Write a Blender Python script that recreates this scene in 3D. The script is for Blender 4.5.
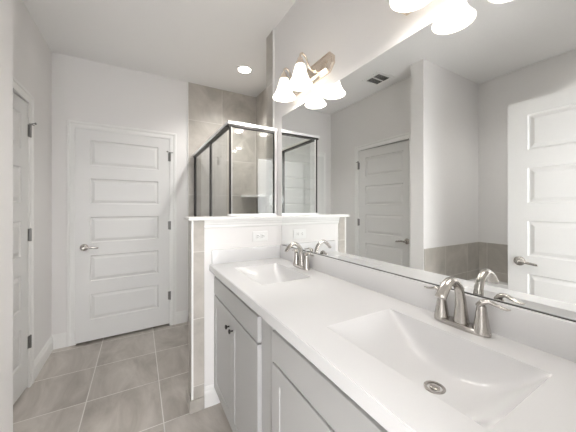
import bpy, bmesh, math
from mathutils import Vector, Matrix
C = bpy.context.scene
for o in list(bpy.data.objects): bpy.data.objects.remove(o)
PI = math.pi

# ---------------------------------------------------------------- camera
cd = bpy.data.cameras.new('camera'); cam = bpy.data.objects.new('camera', cd); C.collection.objects.link(cam)
cam.location = (0, 0, 1.3); cam.rotation_euler = (PI/2, 0, -0.5197)
cd.sensor_width = 36; cd.lens = 260.56/576*36; cd.shift_y = -8.83/576; cd.clip_start = .02
C.camera = cam
# ---------------------------------------------------------------- world, exposure, lights
w = bpy.data.worlds.new('world'); C.world = w; w.use_nodes = True
bg = w.node_tree.nodes['Background']; bg.inputs[0].default_value = (.985, .99, 1, 1); bg.inputs[1].default_value = 6.8
C.view_settings.view_transform = 'Standard'; C.view_settings.look = 'None'
C.view_settings.gamma = 1; C.view_settings.use_curve_mapping = False
C.view_settings.exposure = 0.13
def plight(name, loc, power, r, col=(1, 1, 1), parent=None):
    l = bpy.data.lights.new(name, 'POINT'); l.energy = power; l.shadow_soft_size = r; l.color = col
    o = bpy.data.objects.new(name, l); C.collection.objects.link(o); o.location = loc
    if parent: o.parent = parent
    return o
FLASH = 1.8; BULB = 3.1; CAN = 27.0
plight('camera_flash', (-.02, -.06, 1.42), FLASH, .12, (1, .99, .975))

# ---------------------------------------------------------------- materials
def mat(name, col, rough=.5, metal=0, spec=.5, bump=0, bscale=200, coat=0):
    m = bpy.data.materials.new(name); m.use_nodes = True
    nt = m.node_tree; b = nt.nodes['Principled BSDF']
    b.inputs['Base Color'].default_value = (*col, 1); b.inputs['Roughness'].default_value = rough
    b.inputs['Metallic'].default_value = metal; b.inputs['Specular IOR Level'].default_value = spec
    if coat: b.inputs['Coat Weight'].default_value = coat; b.inputs['Coat Roughness'].default_value = .1
    g = nt.nodes.new('ShaderNodeNewGeometry')
    n = nt.nodes.new('ShaderNodeTexNoise'); n.inputs['Scale'].default_value = bscale
    nt.links.new(g.outputs['Position'], n.inputs['Vector'])
    # faint procedural tone variation
    mx = nt.nodes.new('ShaderNodeMix'); mx.data_type = 'RGBA'
    mx.inputs[6].default_value = (*[c*.985 for c in col], 1); mx.inputs[7].default_value = (*[min(1, c*1.015) for c in col], 1)
    nt.links.new(n.outputs['Fac'], mx.inputs[0]); nt.links.new(mx.outputs[2], b.inputs['Base Color'])
    if bump:
        bp = nt.nodes.new('ShaderNodeBump'); bp.inputs['Strength'].default_value = bump; bp.inputs['Distance'].default_value = .001
        nt.links.new(n.outputs['Fac'], bp.inputs['Height']); nt.links.new(bp.outputs['Normal'], b.inputs['Normal'])
    return m
def tile_mat(name, ax, org, pitch, c1, c2, grout, rough=.35, streak=(1, 1, 1), mort=.004):
    """square tiles laid in world metres on the plane of axes ax"""
    m = bpy.data.materials.new(name); m.use_nodes = True; nt = m.node_tree; b = nt.nodes['Principled BSDF']
    N = nt.nodes.new; L = nt.links.new
    g = N('ShaderNodeNewGeometry'); s = N('ShaderNodeSeparateXYZ'); L(g.outputs['Position'], s.inputs[0])
    cb = N('ShaderNodeCombineXYZ')
    for k in (0, 1):
        a = N('ShaderNodeMath'); a.operation = 'SUBTRACT'; L(s.outputs[ax[k]], a.inputs[0]); a.inputs[1].default_value = org[k]-10*pitch[k]
        L(a.outputs[0], cb.inputs[k])
    br = N('ShaderNodeTexBrick'); br.offset = 0; br.squash = 1
    br.inputs['Scale'].default_value = 1; br.inputs['Brick Width'].default_value = pitch[0]; br.inputs['Row Height'].default_value = pitch[1]
    br.inputs['Mortar Size'].default_value = mort/2*1.2; br.inputs['Mortar Smooth'].default_value = .1
    br.inputs['Color1'].default_value = (0, 0, 0, 1); br.inputs['Color2'].default_value = (1, 1, 1, 1); br.inputs['Mortar'].default_value = (.5, .5, .5, 1)
    L(cb.outputs[0], br.inputs['Vector'])
    mp = N('ShaderNodeMapping'); mp.inputs['Scale'].default_value = streak; mp.inputs['Rotation'].default_value = (0, 0, .6); L(g.outputs['Position'], mp.inputs[0])
    n1 = N('ShaderNodeTexNoise'); n1.inputs['Scale'].default_value = 3.2; n1.inputs['Detail'].default_value = 9; n1.inputs['Roughness'].default_value = .62; n1.inputs['Distortion'].default_value = .7
    # each tile gets its own patch of the stone pattern
    av = N('ShaderNodeVectorMath'); av.operation = 'SCALE'; L(br.outputs['Color'], av.inputs[0]); av.inputs['Scale'].default_value = 7
    ad = N('ShaderNodeVectorMath'); ad.operation = 'ADD'; L(av.outputs[0], ad.inputs[0]); L(mp.outputs[0], ad.inputs[1])
    L(ad.outputs[0], n1.inputs['Vector'])
    rp = N('ShaderNodeValToRGB'); rp.color_ramp.elements[0].position = .33; rp.color_ramp.elements[1].position = .68
    rp.color_ramp.elements[0].color = (*c1, 1); rp.color_ramp.elements[1].color = (*c2, 1); L(n1.outputs['Fac'], rp.inputs[0])
    mx = N('ShaderNodeMix'); mx.data_type = 'RGBA'; L(br.outputs['Fac'], mx.inputs[0]); L(rp.outputs[0], mx.inputs[6]); mx.inputs[7].default_value = (*grout, 1)
    L(mx.outputs[2], b.inputs['Base Color']); b.inputs['Roughness'].default_value = rough
    bp = N('ShaderNodeBump'); bp.invert = True; bp.inputs['Strength'].default_value = .6; bp.inputs['Distance'].default_value = .002
    L(br.outputs['Fac'], bp.inputs['Height']); L(bp.outputs[0], b.inputs['Normal'])
    return m
M = {}
M['wall'] = mat('wall_paint', (.80, .785, .775), .75, spec=.25, bump=.15, bscale=260)
M['ceil'] = mat('ceiling_paint', (.865, .855, .845), .85, spec=.2, bump=.2, bscale=180)
M['trim'] = mat('trim_paint', (.84, .835, .82), .4, spec=.45)
M['door'] = mat('door_paint', (.75, .745, .735), .45, spec=.4)
M['cab'] = mat('cabinet_paint', (.455, .452, .445), .42, spec=.4)
M['cabin'] = mat('cabinet_shadow_gap', (.20, .20, .2), .7)
M['marble'] = mat('cultured_marble', (.71, .705, .705), .16, spec=.5, coat=.3)
M['nickel'] = mat('brushed_nickel', (.53, .505, .475), .24, 1)
M['nickelw'] = mat('warm_nickel', (.80, .70, .60), .22, 1)
M['chrome'] = mat('satin_chrome', (.92, .92, .92), .32, 1)
M['dark'] = mat('dark_bronze', (.045, .042, .04), .35, .6)
M['hinge'] = mat('hinge_metal', (.27, .265, .26), .35, 1)
M['vent'] = mat('vent_louvre_paint', (.62, .615, .60), .6)
M['black'] = mat('duct_shade_grey', (.16, .16, .155), .8)  # shade behind the vent louvres, put into the colour
M['plastic'] = mat('white_plastic', (.85, .85, .84), .3)
M['tub'] = mat('tub_acrylic', (.88, .88, .87), .15, coat=.4)
m = mat('mirror_silver', (.93, .945, .94), .0, 1); M['mirror'] = m
M['mirror'].node_tree.nodes['Principled BSDF'].inputs['Roughness'].default_value = 0
W1, W2, GR = (.38, .355, .32), (.56, .525, .48), (.66, .64, .60)
M['tile_xz'] = tile_mat('shower_tile_facing_y', (0, 2), (.874, .16), (.432, .4275), W1, W2, GR, .3)
M['tile_yz'] = tile_mat('shower_tile_facing_x', (1, 2), (1.863, .16), (.432, .4275), W1, W2, GR, .3)
M['floor'] = tile_mat('floor_tile', (0, 1), (.13, 1.735), (.435, .442), (.37, .335, .30), (.58, .54, .50), (.74, .715, .68), .42, (1.7, .65, 1), mort=.0055)
def glass_mat():
    m = bpy.data.materials.new('clear_glass'); m.use_nodes = True; nt = m.node_tree; nt.nodes.clear()
    N = nt.nodes.new; L = nt.links.new
    t = N('ShaderNodeBsdfTransparent'); t.inputs[0].default_value = (.955, .965, .96, 1)
    gl = N('ShaderNodeBsdfGlossy'); gl.inputs['Roughness'].default_value = 0
    fr = N('ShaderNodeFresnel'); fr.inputs[0].default_value = 1.5
    # back faces of the pane: same outside-in reflectance
    g = N('ShaderNodeNewGeometry'); io = N('ShaderNodeMix'); io.data_type = 'FLOAT'; io.inputs[2].default_value = 1.5; io.inputs[3].default_value = 1/1.5
    L(g.outputs['Backfacing'], io.inputs[0])
    L(io.outputs[0], fr.inputs[0])
    mx = N('ShaderNodeMixShader'); o = N('ShaderNodeOutputMaterial')
    L(fr.outputs[0], mx.inputs[0]); L(t.outputs[0], mx.inputs[1]); L(gl.outputs[0], mx.inputs[2]); L(mx.outputs[0], o.inputs[0])
    return m
M['glass'] = glass_mat()
def lit(name, col, e):
    m = bpy.data.materials.new(name); m.use_nodes = True; nt = m.node_tree; nt.nodes.clear()
    N = nt.nodes.new; L = nt.links.new
    t = N('ShaderNodeBsdfTranslucent'); t.inputs[0].default_value = (.9, .88, .84, 1)
    d = N('ShaderNodeBsdfDiffuse'); d.inputs[0].default_value = (.8, .79, .76, 1)
    a = N('ShaderNodeMixShader'); a.inputs[0].default_value = .5; L(t.outputs[0], a.inputs[1]); L(d.outputs[0], a.inputs[2])
    em = N('ShaderNodeEmission'); em.inputs[0].default_value = (*col, 1); em.inputs[1].default_value = e
    s = N('ShaderNodeAddShader'); L(a.outputs[0], s.inputs[0]); L(em.outputs[0], s.inputs[1])
    o = N('ShaderNodeOutputMaterial'); L(s.outputs[0], o.inputs[0]); return m
M['shade'] = lit('frosted_lit_glass', (1, .94, .85), .28)
M['bulb'] = lit('glowing_bulb', (1, .93, .82), 2.5)
M['can'] = lit('downlight_lens', (1, .98, .95), 6)

# ---------------------------------------------------------------- mesh helpers
def fin(name, bm, m, parent=None, smooth=False, loc=None):
    bmesh.ops.recalc_face_normals(bm, faces=bm.faces)
    me = bpy.data.meshes.new(name); bm.to_mesh(me); bm.free()
    if smooth:
        for p in me.polygons: p.use_smooth = True
        if smooth != 'all':
            me.set_sharp_from_angle(angle=math.radians(38))
    ms = m if isinstance(m, (list, tuple)) else [m]
    for k in ms: me.materials.append(M[k])
    o = bpy.data.objects.new(name, me); C.collection.objects.link(o)
    if parent: o.parent = parent
    if loc: o.location = loc
    return o
def box(bm, x0, x1, y0, y1, z0, z1, bev=0, mi=0, seg=2):
    t = bmesh.new()
    v = [t.verts.new((x, y, z)) for x in (x0, x1) for y in (y0, y1) for z in (z0, z1)]
    for f in ((0, 1, 3, 2), (4, 6, 7, 5), (0, 4, 5, 1), (2, 3, 7, 6), (0, 2, 6, 4), (1, 5, 7, 3)): t.faces.new([v[i] for i in f])
    if bev: bmesh.ops.bevel(t, geom=t.edges[:], offset=bev, segments=seg, affect='EDGES', profile=.5)
    for f in t.faces: f.material_index = mi
    merge(bm, t)
def merge(bm, t, mtx=None):
    if mtx is not None: bmesh.ops.transform(t, matrix=mtx, verts=t.verts)
    me = bpy.data.meshes.new('tmp'); t.to_mesh(me); t.free(); bm.from_mesh(me); bpy.data.meshes.remove(me)
def lathe(bm, prof, seg=40, mtx=None, close=False):
    t = bmesh.new(); rings = []
    for r, z in prof:
        if r < 1e-6: rings.append([t.verts.new((0, 0, z))])
        else: rings.append([t.verts.new((r*math.cos(2*PI*i/seg), r*math.sin(2*PI*i/seg), z)) for i in range(seg)])
    for a, b in zip(rings, rings[1:]):
        for i in range(seg):
            j = (i+1) % seg
            if len(a) == 1 and len(b) == 1: continue
            if len(a) == 1: t.faces.new((a[0], b[i], b[j]))
            elif len(b) == 1: t.faces.new((a[i], a[j], b[0]))
            else: t.faces.new((a[i], a[j], b[j], b[i]))
    merge(bm, t, mtx)
def catmull(P, n=8):
    P = [Vector(p) for p in P]; Q = [P[0]*2-P[1]]+P+[P[-1]*2-P[-2]]; out = []
    for i in range(1, len(Q)-2):
        for k in range(n):
            t = k/n; a, b, c, d = Q[i-1:i+3]
            out.append(.5*((2*b)+(c-a)*t+(2*a-5*b+4*c-d)*t*t+(3*b-a-3*c+d)*t**3))
    out.append(P[-1]); return out
def sweep(bm, pts, radii, seg=16, up=(0, 0, 1), n=8):
    """tapered tube; radii = list of (across, along-up) half sizes per control point"""
    P = catmull(pts, n); rr = [Vector((*(r if isinstance(r, (tuple, list)) else (r, r)), 0)) for r in radii]
    R = catmull(rr, n); t = bmesh.new(); rings = []; side0 = None
    for i, p in enumerate(P):
        d = (P[min(i+1, len(P)-1)]-P[max(i-1, 0)]).normalized()
        if side0 is None:
            s = d.cross(Vector(up)).normalized()
        else:
            s = (side0-d*side0.dot(d)).normalized()
        side0 = s; u = s.cross(d).normalized()
        rings.append([t.verts.new(p+s*R[i].x*math.cos(2*PI*k/seg)+u*R[i].y*math.sin(2*PI*k/seg)) for k in range(seg)])
    for a, b in zip(rings, rings[1:]):
        for k in range(seg): t.faces.new((a[k], a[(k+1) % seg], b[(k+1) % seg], b[k]))
    t.faces.new(rings[0]); t.faces.new(rings[-1]); merge(bm, t)
def prism(bm, prof, along, a0, a1, mtx=None):
    """extrude a 2-D profile (closed) along +X from a0 to a1; profile in (y,z)"""
    t = bmesh.new()
    A = [t.verts.new((a0, y, z)) for y, z in prof]; B = [t.verts.new((a1, y, z)) for y, z in prof]
    k = len(prof)
    for i in range(k): t.faces.new((A[i], A[(i+1) % k], B[(i+1) % k], B[i]))
    t.faces.new(A); t.faces.new(B); merge(bm, t, mtx)
def run(bm, prof, p0, p1, out):
    """extrude profile (depth out from wall, height) from p0 to p1 (x,y); out = unit vector out of the wall"""
    p0 = Vector((*p0, 0)); p1 = Vector((*p1, 0)); d = (p1-p0); L = d.length; d.normalize(); o = Vector((*out, 0))
    m = Matrix(((d.x, o.x, 0, p0.x), (d.y, o.y, 0, p0.y), (0, 0, 1, 0), (0, 0, 0, 1)))
    prism(bm, prof, None, 0, L, m)
def struct(o, label=None):
    o['kind'] = 'structure'
    if label: o['label'] = label
    return o
def S(name, bm, m, label=None, smooth=False): return struct(fin(name, bm, m, smooth=smooth), label)
def tag(o, label, cat, group=None, kind=None):
    o['label'] = label; o['category'] = cat
    if group: o['group'] = group
    if kind: o['kind'] = kind
    return o
def empty(name, loc, label, cat, group=None):
    o = bpy.data.objects.new(name, None); C.collection.objects.link(o); o.location = loc; o.empty_display_size = .05
    return tag(o, label, cat, group)
def copy_tree(o, parent=None):
    c = o.copy(); C.collection.objects.link(c); c.parent = parent
    for ch in list(o.children): copy_tree(ch, c)
    return c

# ---------------------------------------------------------------- room dimensions
XL, XR, XS, D, H = -.693, .938, 1.323, 3.14, 2.72
YH0, YH1 = 1.74, 1.86        # half wall
PX, PY0, PY1, XB = -.499, 1.52, 1.656, -1.54   # nib wall and tub alcove
YE = .02                     # entry wall inner face
# floor / ceiling
b = bmesh.new(); box(b, -1.66, 1.45, -1.2, 3.34, -.1, 0); S('floor', b, 'floor', 'taupe stone-look square floor tiles with pale grout')
b = bmesh.new(); box(b, -1.66, 1.45, -1.2, 3.34, H, H+.1); S('ceiling', b, 'ceil', 'plain light grey ceiling')
# far wall with door recess
dx0, dx1 = -.522, .297; DH = 2.055
b = bmesh.new()
box(b, -.82, 1.45, D+.14, D+.20, 0, H)
box(b, -.82, dx0, D, D+.14, 0, H); box(b, dx1, 1.45, D, D+.14, 0, H); box(b, dx0, dx1, D, D+.14, DH, H)
S('wall_back', b, 'wall', 'pale greige painted far wall')
ly0, ly1 = 1.795, 2.560
b = bmesh.new()
box(b, XL-.22, XL-.15, PY1, D, 0, H); box(b, XL-.15, XL, PY1, ly0, 0, H); box(b, XL-.15, XL, ly1, D, 0, H); box(b, XL-.15, XL, ly0, ly1, DH, H)
S('wall_left', b, 'wall', 'pale greige painted left wall')
b = bmesh.new(); box(b, -1.66, PX, PY0, PY1, 0, H); S('wall_nib', b, 'wall', 'short wall end at the left edge, closing the tub alcove')
b = bmesh.new(); box(b, -1.66, XB, -.10, PY0, 0, H); S('wall_alcove', b, 'wall', 'tub alcove back wall seen in the mirror')
b = bmesh.new(); box(b, -1.54, -.472, -.10, YE, 0, H); box(b, .342, XR, -.10, YE, 0, H); box(b, -.472, .342, -.10, YE, DH, H)
S('wall_entry', b, 'wall', 'wall around the entry doorway')
b = bmesh.new(); box(b, -.72, -.60, -1.2, -.10, 0, H); box(b, .47, .59, -1.2, -.10, 0, H); S('wall_hall_baffle', b, 'wall', 'added unseen hallway walls narrowing the light through the entry doorway')  # unseen walls added to cut off-axis world light entering the doorway
b = bmesh.new(); box(b, XR, 1.45, -.10, 1.983, 0, H); box(b, XS, 1.45, 1.983, D, 0, H)
S('wall_right', b, 'wall', 'pale wall carrying the vanity mirror')
b = bmesh.new(); box(b, .300, XR, YH0, YH1, 0, 1.215); S('wall_half', b, 'wall', 'white half wall between vanity and shower')
# tile facings
T = .008
b = bmesh.new(); box(b, .485, XS, D-T, D, 0, H); S('wall_shower_back', b, 'tile_xz', 'brown grey tiled shower back wall')
b = bmesh.new(); box(b, XS-T, XS, 1.983+T, D-T, 0, H); box(b, XR-T, XR, YH1, 1.983+T, 0, H)
S('wall_shower_side', b, 'tile_yz', 'brown grey tiled shower side wall')
b = bmesh.new(); box(b, XR, XS-T, 1.983, 1.983+T, 0, H); box(b, .300, XR-T, YH1, YH1+T, 0, 1.215); S('wall_shower_front', b, 'tile_xz', 'tiled inner front of the shower')
b = bmesh.new(); box(b, .300, .367, YH0-T, YH0, 0, 1.213); S('wall_half_tile_front', b, 'tile_xz', 'tile strip on the end of the half wall')
b = bmesh.new(); box(b, .292, .300, YH0, YH1+T, 0, 1.213); S('wall_half_tile_end', b, 'tile_yz', 'tiled end face of the half wall')
b = bmesh.new(); box(b, .288, .300, YH0-T-.003, YH0+.001, 0, 1.213, .001)
box(b, .477, .487, D-T-.003, D, .06, H, .001); box(b, XR-T-.004, XR, YH1-.004, YH1+.006, 1.24, H)
S('trim_1', b, 'trim', 'pale edging strip along the tile edges')
TT = .9
b = bmesh.new(); box(b, XB+T, PX-.008, PY0-T, PY0, 0, TT); box(b, XB+T, -.6, YE, YE+T, 0, TT); S('wall_tub_tile_end', b, 'tile_xz', 'low brown tile band beside the tub')
b = bmesh.new(); box(b, XB, XB+T, YE+T, PY0, 0, TT); S('wall_tub_tile_back', b, 'tile_yz', 'low brown tile band behind the tub')
# half wall cap and moulding
b = bmesh.new()
box(b, .268, XR, YH0-.032, YH1+.026, 1.215, 1.235, .004)
run(b, [(0, 1.215), (.018, 1.215), (.018, 1.206), (.014, 1.198), (.011, 1.186), (.008, 1.182), (.008, 1.168), (.004, 1.160), (0, 1.160)], (.367, YH0), (XR, YH0), (0, -1))
S('trim_2', b, 'trim', 'white ledge and moulding capping the half wall')
# baseboards
BB = [(0, 0), (.014, 0), (.014, .088), (.012, .098), (.008, .104), (.007, .118), (.003, .130), (0, .132)]
b = bmesh.new(); run(b, BB, (XL, ly1+.068), (XL, D), (1, 0)); S('baseboard_left', b, 'trim', 'white baseboard on the left wall')
b = bmesh.new(); run(b, BB, (XL, D), (dx0-.062, D), (0, -1)); run(b, BB, (dx1+.062, D), (.477, D), (0, -1)); S('baseboard_back', b, 'trim', 'white baseboard beside the far door')
b = bmesh.new(); run(b, BB, (.367, YH0), (.50, YH0), (0, -1)); S('baseboard_half_wall', b, 'trim', 'white baseboard on the half wall beside the vanity')
b = bmesh.new(); run(b, BB, (PX, PY0), (PX, PY1), (1, 0)); S('baseboard_nib', b, 'trim', 'white baseboard around the short wall end')
b = bmesh.new(); box(b, .276, .367, YH0-T-.010, YH0-T, 0, .08, .003); box(b, .276, .290, YH0-T, YH1, 0, .08, .003)
S('trim_3', b, 'tile_xz', 'tile skirting around the foot of the half wall end')
# door casings: profile stepped
def casing(name, a0, a1, frame, label):
    """frame(u, w, d) -> world; u along wall, w height, d out of wall. opening a0..a1"""
    cw = .062; bm = bmesh.new()
    prof = [(-.006, 0), (-.006, .010), (.006, .013), (.034, .013), (.042, .018), (cw-.004, .018), (cw, .014), (cw, 0)]  # (distance from opening edge, depth)
    t = bmesh.new()
    def ring(fn): return [t.verts.new(frame(*fn(e, d))) for e, d in prof]
    top = 2.055
    R = [ring(lambda e, d: (a0-e, 0, d)), ring(lambda e, d: (a0-e, top+e, d)), ring(lambda e, d: (a1+e, top+e, d)), ring(lambda e, d: (a1+e, 0, d))]
    k = len(prof)
    for A, B in zip(R, R[1:]):
        for i in range(k): t.faces.new((A[i], A[(i+1) % k], B[(i+1) % k], B[i]))
    t.faces.new(R[0]); t.faces.new(R[-1]); merge(bm, t)
    return S(name, bm, 'trim', label)
casing('trim_4', dx0, dx1, lambda u, w_, d: (u, D-d, w_), 'white casing around the far door')
casing('trim_5', ly0, ly1, lambda u, w_, d: (XL+d, u, w_), 'white casing around the left wall door')
casing('trim_6', -.472, .342, lambda u, w_, d: (u, YE+d, w_), 'white casing around the entry doorway')
b = bmesh.new()
box(b, -.4725, -.460, -.10, YE, 0, DH); box(b, .330, .3425, -.10, YE, 0, DH); box(b, -.460, .330, -.10, YE, DH-.012, DH)
S('trim_7', b, 'trim', 'white jamb lining of the entry doorway')

# ---------------------------------------------------------------- doors (5 horizontal raised panels)
def make_door(name, width, label, lever_dir=1, pinstop=True, both=False):
    """local: x 0..width from hinge side (x=0) to latch; face towards -y at y=0, thickness to +y; z from .012"""
    z0, z1, th = .022, 2.045, .035
    pans = [(1.700+.0, 1.945), (1.330, 1.575), (.960, 1.205), (.590, .835), (.220, .465)]
    px0, px1 = .112, width-.112
    t = bmesh.new()
    steps = [(0, 0), (.006, .010), (.014, .010), (.036, .002)]
    def side(yf, sg):
        def V(x, z, d): return t.verts.new((x, yf+sg*d, z))
        zs = sorted([z0, z1]+[q for p in pans for q in p])
        def quad(xa, xb, za, zb):
            t.faces.new([V(xa, za, 0), V(xb, za, 0), V(xb, zb, 0), V(xa, zb, 0)])
        for a, c in zip(zs, zs[1:]):
            isp = (a, c) in [tuple(p) for p in pans]
            quad(0, px0, a, c); quad(px1, width, a, c)
            if not isp: quad(px0, px1, a, c)
            else:
                rings = [[V(px0+i, a+i, d), V(px1-i, a+i, d), V(px1-i, c-i, d), V(px0+i, c-i, d)] for i, d in steps]
                for A, B in zip(rings, rings[1:]):
                    for k in range(4): t.faces.new((A[k], A[(k+1) % 4], B[(k+1) % 4], B[k]))
                t.faces.new(rings[-1])
    side(0, 1); side(th, -1)
    for x in (0, width): t.faces.new([t.verts.new(p) for p in ((x, 0, z0), (x, th, z0), (x, th, z1), (x, 0, z1))])
    for z in (z0, z1): t.faces.new([t.verts.new(p) for p in ((0, 0, z), (width, 0, z), (width, th, z), (0, th, z))])
    bmesh.ops.remove_doubles(t, verts=t.verts, dist=1e-5)
    o = fin(name, t, 'door'); struct(o, label)
    # lever handle on the room side
    h = bmesh.new(); cx, cz = width-.068, .918
    mt = Matrix.Translation((cx, 0, cz)) @ Matrix.Rotation(PI/2, 4, 'X')
    lathe(h, [(0, 0), (.033, 0), (.033, .004), (.030, .010), (.022, .013), (.013, .016), (.011, .040), (.013, .046), (.013, .058), (.010, .062), (0, .062)], 32, mt)
    sweep(h, [(cx, -.052, cz), (cx-.03, -.054, cz+.002), (cx-.07, -.056, cz-.001), (cx-.105, -.053, cz-.006), (cx-.112, -.050, cz-.007)], [(.008, .010), (.007, .010), (.006, .009), (.005, .008), (.002, .004)])
    fin('lever_handle', h, 'nickel', o, True)
    for k, hz in enumerate((1.85, 1.10, .33)):
        g = bmesh.new()
        lathe(g, [(0, -.047), (.004, -.047), (.0085, -.045), (.0085, .045), (.004, .047), (0, .049)], 12, Matrix.Translation((-.004, -.006, hz)))
        box(g, -.004, .018, -.0015, .001, hz-.044, hz+.044)
        if k == 0 and pinstop:
            box(g, -.002, .006, -.016, -.004, hz+.046, hz+.052)
            sweep(g, [(.0, -.010, hz+.049), (.02, -.03, hz+.049), (.03, -.045, hz+.049)], [.0035, .0035, .0035], 8)
            sweep(g, [(.0, -.010, hz+.049), (-.02, -.016, hz+.049), (-.032, -.018, hz+.049)], [.0035, .0035, .0035], 8)
            lathe(g, [(0, 0), (.008, 0), (.008, .006), (0, .006)], 12, Matrix.Translation((.03, -.045, hz+.049)) @ Matrix.Rotation(PI/2, 4, 'X'))
        fin('hinge', g, 'hinge', o, True)
    return o
# far door: hinge on the right
d = make_door('door_1', dx1-dx0-.006, 'closed white five-panel door in the far wall')
def place(o, m):
    """apply an affine matrix (may mirror) to a door and its parts' meshes"""
    o.matrix_world = Matrix.Identity(4)
    for q in [o]+list(o.children):
        me = q.data
        me.transform(m)
        if m.determinant() < 0: me.flip_normals()
def pivot(x, y, deg): return Matrix.Translation((x, y, 0)) @ Matrix.Rotation(math.radians(deg), 4, 'Z') @ Matrix.Translation((-x, -y, 0))
place(d, pivot(dx1-.003, D-.004, 2.6) @ Matrix(((-1, 0, 0, dx1-.003), (0, 1, 0, D-.004), (0, 0, 1, 0), (0, 0, 0, 1))))
# left door: hinge at far side (ly1), face towards +X
d = make_door('door_2', ly1-ly0-.006, 'closed white five-panel door in the left wall')
place(d, pivot(XL+.004, ly1-.003, -4.2) @ Matrix(((0, -1, 0, XL+.004), (-1, 0, 0, ly1-.003), (0, 0, 1, 0), (0, 0, 0, 1))))
# entry door, opened flat against the tub alcove, seen in the mirror
d = make_door('door_3', .80, 'open white five-panel entry door seen in the mirror', pinstop=False)
place(d, Matrix(((0, -1, 0, -.490), (1, 0, 0, .060), (0, 0, 1, 0), (0, 0, 0, 1))))

# ---------------------------------------------------------------- vanity
def shaker(bm, y0, y1, z0, z1, xf, th=.019, fr=.057):
    """shaker door; front face at x=xf looking -X"""
    t = bmesh.new()
    def V(y, z, d): return t.verts.new((xf+d, y, z))
    st = [(0, .0015), (.0015, 0), (fr, 0), (fr+.0015, .0035)]
    rings = [[V(y0+i, z0+i, d), V(y1-i, z0+i, d), V(y1-i, z1-i, d), V(y0+i, z1-i, d)] for i, d in st]
    back = [V(y0, z0, th), V(y1, z0, th), V(y1, z1, th), V(y0, z1, th)]
    rings = [back]+rings
    for A, B in zip(rings, rings[1:]):
        for k in range(4): t.faces.new((A[k], A[(k+1) % 4], B[(k+1) % 4], B[k]))
    t.faces.new(rings[-1]); t.faces.new(back); merge(bm, t)
XF = .430
def vanity(y0, y1, doors, label):
    root = empty('vanity_cabinet', ((XF+XR)/2, (y0+y1)/2, 0), label, 'cabinet', 'grey vanity cabinets')
    r = Vector(root.location)
    def P(name, bm, m, par=root, smooth=False):
        o = fin(name, bm, m, None, smooth)
        o.data.transform(Matrix.Translation(-r)); o.parent = par; return o
    b = bmesh.new()
    box(b, XF+.0205, XF+.040, y0, y1, .10, .884); box(b, XR-.014, XR-.002, y0, y1, .10, .884)
    box(b, XF+.040, XR-.014, y0, y0+.016, .10, .884); box(b, XF+.040, XR-.014, y1-.016, y1, .10, .884); box(b, XF+.040, XR-.014, y0+.016, y1-.016, .10, .118)
    P('cabinet_body', b, 'cab')
    b = bmesh.new(); box(b, XF+.085, XR-.01, y0+.001, y1-.001, 0, .10); P('toe_kick', b, 'cab')
    a0, a1 = doors
    b = bmesh.new(); box(b, XF, XF+.019, a0, a1, .732, .842, .002); P('drawer_front', b, 'cab')
    mid = (a0+a1)/2
    for s, (p, q) in ((1, (mid+.0015, a1)), (-1, (a0, mid-.0015))):
        b = bmesh.new(); shaker(b, p, q, .112, .722, XF); dr = P('cabinet_door', b, 'cab')
        k = bmesh.new(); ky = mid+s*.030
        lathe(k, [(0, 0), (.007, 0), (.005, .004), (.0045, .012), (.008, .015), (.0145, .019), (.0155, .023), (.013, .027), (.006, .0295), (0, .030)], 24,
              Matrix.Translation((XF, ky, .646)) @ Matrix.Rotation(-PI/2, 4, 'Y') @ Matrix.Scale(.82, 4))
        P('knob', k, 'dark', dr, True)
    return root
vanity(.921, 1.738, (1.008, 1.734), 'grey shaker vanity cabinet next to the half wall, with knobs in view')
vanity(.030, .919, (.080, .872), 'grey shaker vanity cabinet at the bottom of the picture, nearest the viewer')

# countertop with moulded basins
ZC, X0, X1, Y0, Y1 = .925, .400, .936, .022, 1.738
basins = [(1.355, .210), (.432, .220)]; bx0, bx1 = .510, .805
top = bmesh.new()
t = bmesh.new()
ys = [Y0]+[v for c, h in sorted(basins) for v in (c-h, c+h)]+[Y1]
def q(t, a, b_, c, d_, z=ZC): t.faces.new([t.verts.new(p) for p in ((a, c, z), (b_, c, z), (b_, d_, z), (a, d_, z))])
for i, (a, c) in enumerate(zip(ys, ys[1:])):
    q(t, X0, bx0, a, c); q(t, bx1, X1, a, c)
    if i % 2 == 0: q(t, bx0, bx1, a, c)
zb = ZC-.040
def wallq(pts): t.faces.new([t.verts.new(p) for p in pts])
yy = ys
for a, c in zip(yy, yy[1:]):
    wallq([(X0, a, ZC), (X0, c, ZC), (X0, c, zb), (X0, a, zb)]); wallq([(X1, a, ZC), (X1, c, ZC), (X1, c, zb), (X1, a, zb)])
for y in (Y0, Y1):
    wallq([(X0, y, ZC), (bx0, y, ZC), (bx0, y, zb), (X0, y, zb)]); wallq([(bx0, y, ZC), (bx1, y, ZC), (bx1, y, zb), (bx0, y, zb)]); wallq([(bx1, y, ZC), (X1, y, ZC), (X1, y, zb), (bx1, y, zb)])
for a, c in zip(yy, yy[1:]):
    q(t, X0, bx0, a, c, zb)
bmesh.ops.remove_doubles(t, verts=t.verts, dist=1e-5)
ed = [e for e in t.edges if all(abs(v.co.x-X0) < 1e-4 and abs(v.co.z-ZC) < 1e-4 for v in e.verts)]
bmesh.ops.bevel(t, geom=ed, offset=.003, segments=3, affect='EDGES')
merge(top, t)
ct = fin('countertop', top, 'marble', smooth=True)
tag(ct, 'long white cultured marble double-sink countertop on the grey vanity cabinets', 'countertop')
b = bmesh.new(); box(b, .914, XR-.001, Y0, Y1, ZC-.001, 1.018, .003); fin('backsplash', b, 'marble', ct, True)
b = bmesh.new(); box(b, X0+.015, .9135, 1.718, 1.739, ZC-.001, 1.018, .003); fin('side_splash', b, 'marble', ct, True)
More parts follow.
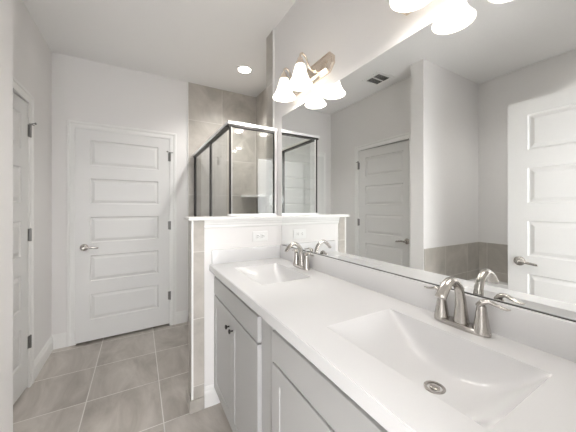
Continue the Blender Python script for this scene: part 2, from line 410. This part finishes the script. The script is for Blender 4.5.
def basin(cy, hy):
    t = bmesh.new(); nx, ny = 44, 60; dep = .112
    cx, hx = (bx0+bx1)/2, (bx1-bx0)/2
    # cosine-spaced so that the steep walls get enough rows
    def sp(n): return [-math.cos(PI*i/n) for i in range(n+1)]
    G = []
    for u in sp(nx):
        row = []
        for v in sp(ny):
            if u < 0: fu = max(0, 1-abs(u)**4.0)**.8
            else: fu = max(0, 1-abs(u)**12)**.6
            fv = max(0, 1-abs(v)**2.3)
            edge = min(1, (1-abs(v))/.03)
            dz = dep*fu*fv
            row.append(t.verts.new((cx+hx*u, cy+hy*v, ZC-dz)))
        G.append(row)
    for i in range(nx):
        for j in range(ny): t.faces.new((G[i][j], G[i+1][j], G[i+1][j+1], G[i][j+1]))
    o = fin('sink_basin', t, 'marble', ct, 'all')
    dx, dy = .690, cy-.020; dzb = ZC-dep+.0035
    g = bmesh.new()
    mt = Matrix.Translation((dx, dy, dzb))
    lathe(g, [(0, -.006), (.0265, -.006), (.0265, 0), (.0245, .0015), (.0195, .001), (.0185, -.002), (.0185, -.0055)], 36, mt)
    lathe(g, [(0, .004), (.009, .0035), (.0125, .002), (.013, -.004)], 30, mt)
    dr = fin('drain', g, 'nickel', o, True)
    for k in range(5):
        a = 2*PI*k/5; 
        g2 = None
    return o
for c, h in basins: basin(c, h)

# faucet (local: base centre at origin, +x towards the wall, y along counter)
def faucet(x, y):
    root = empty('sink_faucet', (x, y, ZC), 'f', 'faucet', 'brushed nickel two-handle faucets')
    b = bmesh.new(); t = bmesh.new(); n = 48; rings = []
    for sc, z in ((1.0, 0.0005), (1.0, .006), (.96, .011), (.86, .015), (.0, .0155)):
        rg = []
        for i in range(n):
            a = 2*PI*i/n; c_, s_ = math.cos(a), math.sin(a)
            ex = .026*math.copysign(abs(c_)**.9, c_)*(1-.0*abs(s_)); ey = .082*math.copysign(abs(s_)**.75, s_)
            rg.append(t.verts.new((ex*(sc if sc else .3), ey*(sc if sc else .8), z)))
        rings.append(rg)
    for A, B in zip(rings, rings[1:]):
        for i in range(n): t.faces.new((A[i], A[(i+1) % n], B[(i+1) % n], B[i]))
    t.faces.new(rings[0]); t.faces.new(rings[-1]); merge(b, t)
    fin('base_plate', b, 'nickel', root, True)
    b = bmesh.new()
    sweep(b, [(.004, 0, .010), (.003, 0, .045), (.0, 0, .090), (-.014, 0, .128), (-.046, 0, .152), (-.076, 0, .143), (-.101, 0, .119), (-.109, 0, .109)],
          [(.0235, .0225), (.0185, .0175), (.0145, .0140), (.0135, .0125), (.0145, .0110), (.0155, .0105), (.0165, .0095), (.0165, .0085)], 24, up=(1, 0, 0))
    fin('spout', b, 'nickel', root, True)
    for s in (1, -1):
        b = bmesh.new()
        lathe(b, [(0, .008), (.0235, .008), (.0225, .016), (.0190, .032), (.0155, .055), (.0130, .074), (.0125, .082), (.0105, .086), (0, .088)], 28, Matrix.Translation((0, s*.058, 0)))
        h = fin('handle', b, 'nickel', root, True)
        b = bmesh.new()
        sweep(b, [(-.004, s*.050, .083), (-.001, s*.062, .096), (.003, s*.076, .101), (.006, s*.095, .095), (.008, s*.114, .091), (.009, s*.124, .092)],
              [(.0115, .008), (.0125, .0085), (.0095, .0060), (.0085, .0042), (.0075, .0035), (.003, .002)], 20)
        fin('lever', b, 'nickel', h, True)
    b = bmesh.new(); sweep(b, [(.024, 0, .012), (.024, 0, .060)], [.0025, .0025], 10, up=(1, 0, 0), n=2)
    lathe(b, [(0, .058), (.004, .059), (.0055, .064), (.004, .069), (0, .070)], 14, Matrix.Translation((.024, 0, 0)))
    fin('lift_rod', b, 'nickel', root, True)
    return root
f1 = faucet(.876, .441); f1['label'] = 'brushed nickel two-handle faucet behind the near sink, larger in view'
f2 = copy_tree(f1); f2.location = (.874, 1.362, ZC); f2['label'] = 'brushed nickel two-handle faucet behind the far sink, by the half wall'

# mirror
b = bmesh.new(); box(b, .932, XR-.0005, .05, 1.722, 1.020, 1.978)
mr = fin('wall_mirror', b, 'mirror'); tag(mr, 'large frameless mirror covering the wall above the vanity backsplash', 'mirror')
b = bmesh.new(); box(b, .9285, XR-.0005, .05, 1.722, 1.0155, 1.0205); fin('bottom_channel', b, 'dark', mr)

# ---------------------------------------------------------------- vanity lights
def vlight(y):
    root = empty('vanity_light', (XR, y, 2.117), 'v', 'light fixture', 'two-lamp vanity lights over the mirror')
    # octagonal, bevelled back plate facing -x
    b = bmesh.new(); t = bmesh.new()
    def octo(hy, hz, c, x): return [t.verts.new((x, yy_, zz_)) for yy_, zz_ in ((-hy+c, -hz), (hy-c, -hz), (hy, -hz+c), (hy, hz-c), (hy-c, hz), (-hy+c, hz), (-hy, hz-c), (-hy, -hz+c))]
    R = [octo(.25, .058, .038, -.0005), octo(.25, .058, .038, -.010), octo(.242, .050, .034, -.018), octo(.236, .044, .032, -.016), octo(.222, .032, .026, -.026)]
    for A, B in zip(R, R[1:]):
        for i in range(8): t.faces.new((A[i], A[(i+1) % 8], B[(i+1) % 8], B[i]))
    t.faces.new(R[0]); t.faces.new(R[-1]); merge(b, t); fin('backplate', b, 'nickelw', root)
    for s in (1, -1):
        yy_ = s*.096; xs = -.130
        b = bmesh.new()
        sweep(b, [(-.020, yy_, 0), (-.050, yy_, -.004), (-.075, yy_, .020), (-.092, yy_, .060), (-.112, yy_, .076), (-.128, yy_, .066), (xs, yy_, .040)], [.0055]*7, 12, up=(0, 1, 0))
        lathe(b, [(0, 0), (.016, 0), (.013, .006), (.006, .010), (0, .010)], 20, Matrix.Translation((-.024, yy_, 0)) @ Matrix.Rotation(-PI/2, 4, 'Y'))
        fin('arm', b, 'nickelw', root, True)
        b = bmesh.new()
        lathe(b, [(0, .052), (.008, .050), (.014, .042), (.021, .026), (.026, .012), (.027, .004), (.024, .004)], 28, Matrix.Translation((xs, yy_, 0)))
        fin('socket_cup', b, 'nickelw', root, True)
        b = bmesh.new()
        out = [(.022, .010), (.028, .004), (.033, -.010), (.037, -.030), (.042, -.052), (.050, -.075), (.060, -.093), (.069, -.105), (.0745, -.112), (.0740, -.115), (.071, -.114)]
        inn = [(r-.004, z+.002) for r, z in reversed(out[:-1])]
        lathe(b, out+inn, 40, Matrix.Translation((xs, yy_, 0)))
        sh = fin('lamp_shade', b, 'shade', root, 'all')
        b = bmesh.new()
        lathe(b, [(0, .0), (.010, -.002), (.013, -.015), (.019, -.030), (.024, -.045), (.024, -.057), (.018, -.070), (.008, -.078), (0, -.080)], 24, Matrix.Translation((xs, yy_, 0)))
        fin('bulb', b, 'bulb', sh, True)
        plight('bulb_light', (xs, yy_, -.092), BULB, .04, (1, .96, .92), root)
    return root
v1 = vlight(1.367); v1['label'] = 'two-lamp nickel vanity light over the far end of the mirror, fully in view'
v2 = copy_tree(v1); v2.location = (XR, .462, 2.130); v2['label'] = 'vanity light cut off by the top edge, over the near sink'

# recessed shower downlight
b = bmesh.new(); lathe(b, [(.062, 0), (.088, 0), (.090, -.004), (.086, -.008), (.064, -.006), (.062, 0)], 48)
rl = fin('recessed_light', b, 'trim', smooth=True, loc=(.945, 2.556, H)); tag(rl, 'small round recessed downlight in the ceiling over the shower', 'light')
b = bmesh.new(); lathe(b, [(0, -.005), (.063, -.005), (.063, -.001), (0, -.001)], 40); fin('lens', b, 'can', rl)
dl = bpy.data.lights.new('downlight_light', 'SPOT'); dl.energy = CAN*2.2; dl.spot_size = math.radians(140); dl.spot_blend = .8; dl.shadow_soft_size = .06; dl.color = (1, .98, .95)
dlo = bpy.data.objects.new('downlight_light', dl); C.collection.objects.link(dlo); dlo.location = (0, 0, -.03); dlo.parent = rl

fill_lamp = copy_tree(rl)  # added fill lamp above the tub, no known fixture; brightens the alcove
for ch in fill_lamp.children:
    if ch.type == 'LIGHT': ch.data = ch.data.copy(); ch.data.energy *= .55
fill_lamp.location = (-1.10, .52, H); fill_lamp['label'] = 'added unseen fill downlight brightening the tub alcove, beyond the right edge of the picture'
# ceiling vent
b = bmesh.new(); cx, cy = -.435, 2.01
h, k = .088, .128
for x0, x1, y0, y1 in ((-k, -h, -k, k), (h, k, -k, k), (-h, h, -k, -h), (-h, h, h, k), (-h, h, -.006, .006)): box(b, x0, x1, y0, y1, -.008, 0, .002)
vt = fin('ceiling_vent', b, 'trim', loc=(cx, cy, H)); tag(vt, 'square white ceiling air vent seen in the mirror', 'vent')
b = bmesh.new(); box(b, -h, h, -h, h, -.0015, -.0003); fin('duct_shade_sheet', b, 'black', vt)  # flat dark sheet, stands in for the shade inside the duct
b = bmesh.new()
for i in range(9):
    x = -h+.010+i*.0195
    t = bmesh.new(); box(t, -.0085, .0085, -h, h, -.0007, .0007); merge(b, t, Matrix.Translation((x, 0, -.0065)) @ Matrix.Rotation(math.radians(28), 4, 'Y'))
fin('louvres', b, 'vent', vt)

# outlet on the half wall
b = bmesh.new(); ox, oz = .762, 1.090; yf = YH0-.0005
box(b, ox-.058, ox+.058, yf-.005, yf, oz-.036, oz+.036, .002)
ol = fin('wall_outlet', b, 'plastic'); tag(ol, 'white double power outlet mounted sideways on the half wall', 'outlet')
for s in (-1, 1):
    b = bmesh.new(); box(b, ox+s*.019-.0145, ox+s*.019+.0145, yf-.0075, yf-.0045, oz-.0165, oz+.0165, .0025); r_ = fin('receptacle', b, 'plastic', ol)
    b = bmesh.new()
    box(b, ox+s*.019-.006, ox+s*.019+.004, yf-.0079, yf-.0074, oz+.005, oz+.0075); box(b, ox+s*.019-.006, ox+s*.019+.002, yf-.0079, yf-.0074, oz-.0075, oz-.005)
    box(b, ox+s*.019+.007, ox+s*.019+.011, yf-.0079, yf-.0074, oz-.002, oz+.002); fin('slots', b, 'dark', r_)

# ---------------------------------------------------------------- shower enclosure
GX, GY, GT = .560, 1.800, 1.880
root = empty('shower_enclosure', (GX, 2.4, 0), 'framed glass shower enclosure with silver header, standing on the half wall and curb', 'shower')
r = Vector(root.location)
def P(name, bm, m, par=root, smooth=False):
    o = fin(name, bm, m, None, smooth); o.data.transform(Matrix.Translation(-r)); o.parent = par; return o
cz = .11
b = bmesh.new(); box(b, GX-.024, XR-.009, GY-.020, GY+.020, GT+.004, GT+.026, .002); box(b, GX-.024, GX+.020, GY+.0205, D-T-.001, GT+.004, GT+.024, .002); P('header', b, 'chrome')
b = bmesh.new(); box(b, GX-.016, XR-.012, GY-.014, GY+.014, GT-.010, GT+.0038); box(b, GX-.018, GX+.012, GY+.02, D-T-.002, GT-.010, GT+.0038); P('header_gasket', b, 'dark')
b = bmesh.new(); box(b, GX-.015, XR-.009, GY-.018, GY+.018, 1.236, 1.252, .002); P('sill_channel', b, 'chrome')
b = bmesh.new(); box(b, XR-T-.024, XR-T-.004, GY-.016, GY+.016, 1.252, GT+.004, .002); P('wall_jamb', b, 'chrome')
b = bmesh.new(); box(b, XR-T-.031, XR-T-.0245, GY-.008, GY+.008, 1.252, GT-.008); P('jamb_gasket', b, 'dark')
b = bmesh.new(); box(b, GX-.008, GX+.007, GY-.008, GY+.008, 1.252, GT-.010, .001); P('corner_post', b, 'dark')
b = bmesh.new(); box(b, GX+.007, GX+.011, GY-.006, GY+.006, 1.252, GT-.008, .001); P('corner_trim', b, 'chrome')
b = bmesh.new(); box(b, GX+.014, XR-T-.031, GY-.003, GY+.003, 1.252, GT); P('glass_panel', b, 'glass')
b = bmesh.new(); box(b, GX-.003, GX+.003, YH1+.03, 2.365, cz+.016, GT); P('glass_panel', b, 'glass')
b = bmesh.new(); box(b, GX-.010, GX+.010, 2.365, 2.385, cz+.016, GT-.008, .001); P('middle_post', b, 'dark')
b = bmesh.new(); box(b, GX-.012, GX+.012, D-T-.022, D-T-.001, cz+.016, GT+.003, .001); P('hinge_jamb', b, 'dark')
b = bmesh.new(); box(b, GX-.003, GX+.003, 2.392, D-T-.050, cz+.022, GT-.01)
dr = P('glass_door', b, 'glass')
b = bmesh.new(); box(b, GX-.008, GX+.008, D-T-.050, D-T-.030, cz+.022, GT-.01, .001); P('door_stile', b, 'dark', dr)
b = bmesh.new(); sweep(b, [(GX-.006, 2.44, 1.02), (GX-.045, 2.44, 1.02), (GX-.045, 2.44, 1.20), (GX-.006, 2.44, 1.20)], [.007]*4, 12, up=(0, 1, 0)); P('door_pull', b, 'chrome', dr, True)
b = bmesh.new(); box(b, GX-.015, GX+.015, YH1+T+.002, D-T-.001, cz, cz+.016, .001); P('curb_channel', b, 'chrome')
b = bmesh.new(); box(b, .487, .625, YH1+T, D-T, 0, cz); S('trim_8', b, 'tile_yz', 'tiled shower curb under the glass')
# corner shelf
b = bmesh.new(); t = bmesh.new()
sh = [(XS-T-.001, D-T-.001), (XS-T-.205, D-T-.001), (XS-T-.190, D-T-.06), (XS-T-.10, D-T-.22), (XS-T-.06, D-T-.285), (XS-T-.001, D-T-.30)]
A = [t.verts.new((x, y, 1.425)) for x, y in sh]; B = [t.verts.new((x, y, 1.450)) for x, y in sh]
for i in range(6): t.faces.new((A[i], A[(i+1) % 6], B[(i+1) % 6], B[i]))
t.faces.new(A); t.faces.new(B); merge(b, t)
tag(fin('corner_shelf', b, 'trim'), 'small pale corner shelf on the tiled wall inside the shower', 'shelf')

# ---------------------------------------------------------------- bathtub in the alcove (behind the open door)
b = bmesh.new(); t = bmesh.new(); tx0, tx1, ty0, ty1, tz = XB+T+.002, -.66, YE+T+.002, PY0-T-.002, .50
n = 48; cx, cy = (tx0+tx1)/2, (ty0+ty1)/2; hx, hy = (tx1-tx0)/2, (ty1-ty0)/2
def sq(sx, sy, z, p):
    o = []
    for i in range(n):
        a = 2*PI*i/n+PI/n; c_, s_ = math.cos(a), math.sin(a)
        o.append(t.verts.new((cx+sx*math.copysign(abs(c_)**p, c_), cy+sy*math.copysign(abs(s_)**p, s_), z)))
    return o
R = [sq(hx, hy, 0, .12), sq(hx, hy, tz-.01, .12), sq(hx-.01, hy-.01, tz, .12), sq(hx-.09, hy-.10, tz, .5), sq(hx-.10, hy-.12, tz-.03, .5), sq(hx-.14, hy-.2, .16, .55), sq(hx-.2, hy-.3, .12, .6)]
for A, B in zip(R, R[1:]):
    for i in range(n): t.faces.new((A[i], A[(i+1) % n], B[(i+1) % n], B[i]))
t.faces.new(R[-1]); merge(b, t)
tag(fin('bathtub', b, 'tub', smooth=True), 'white bathtub in the tiled alcove behind the open entry door', 'bathtub')
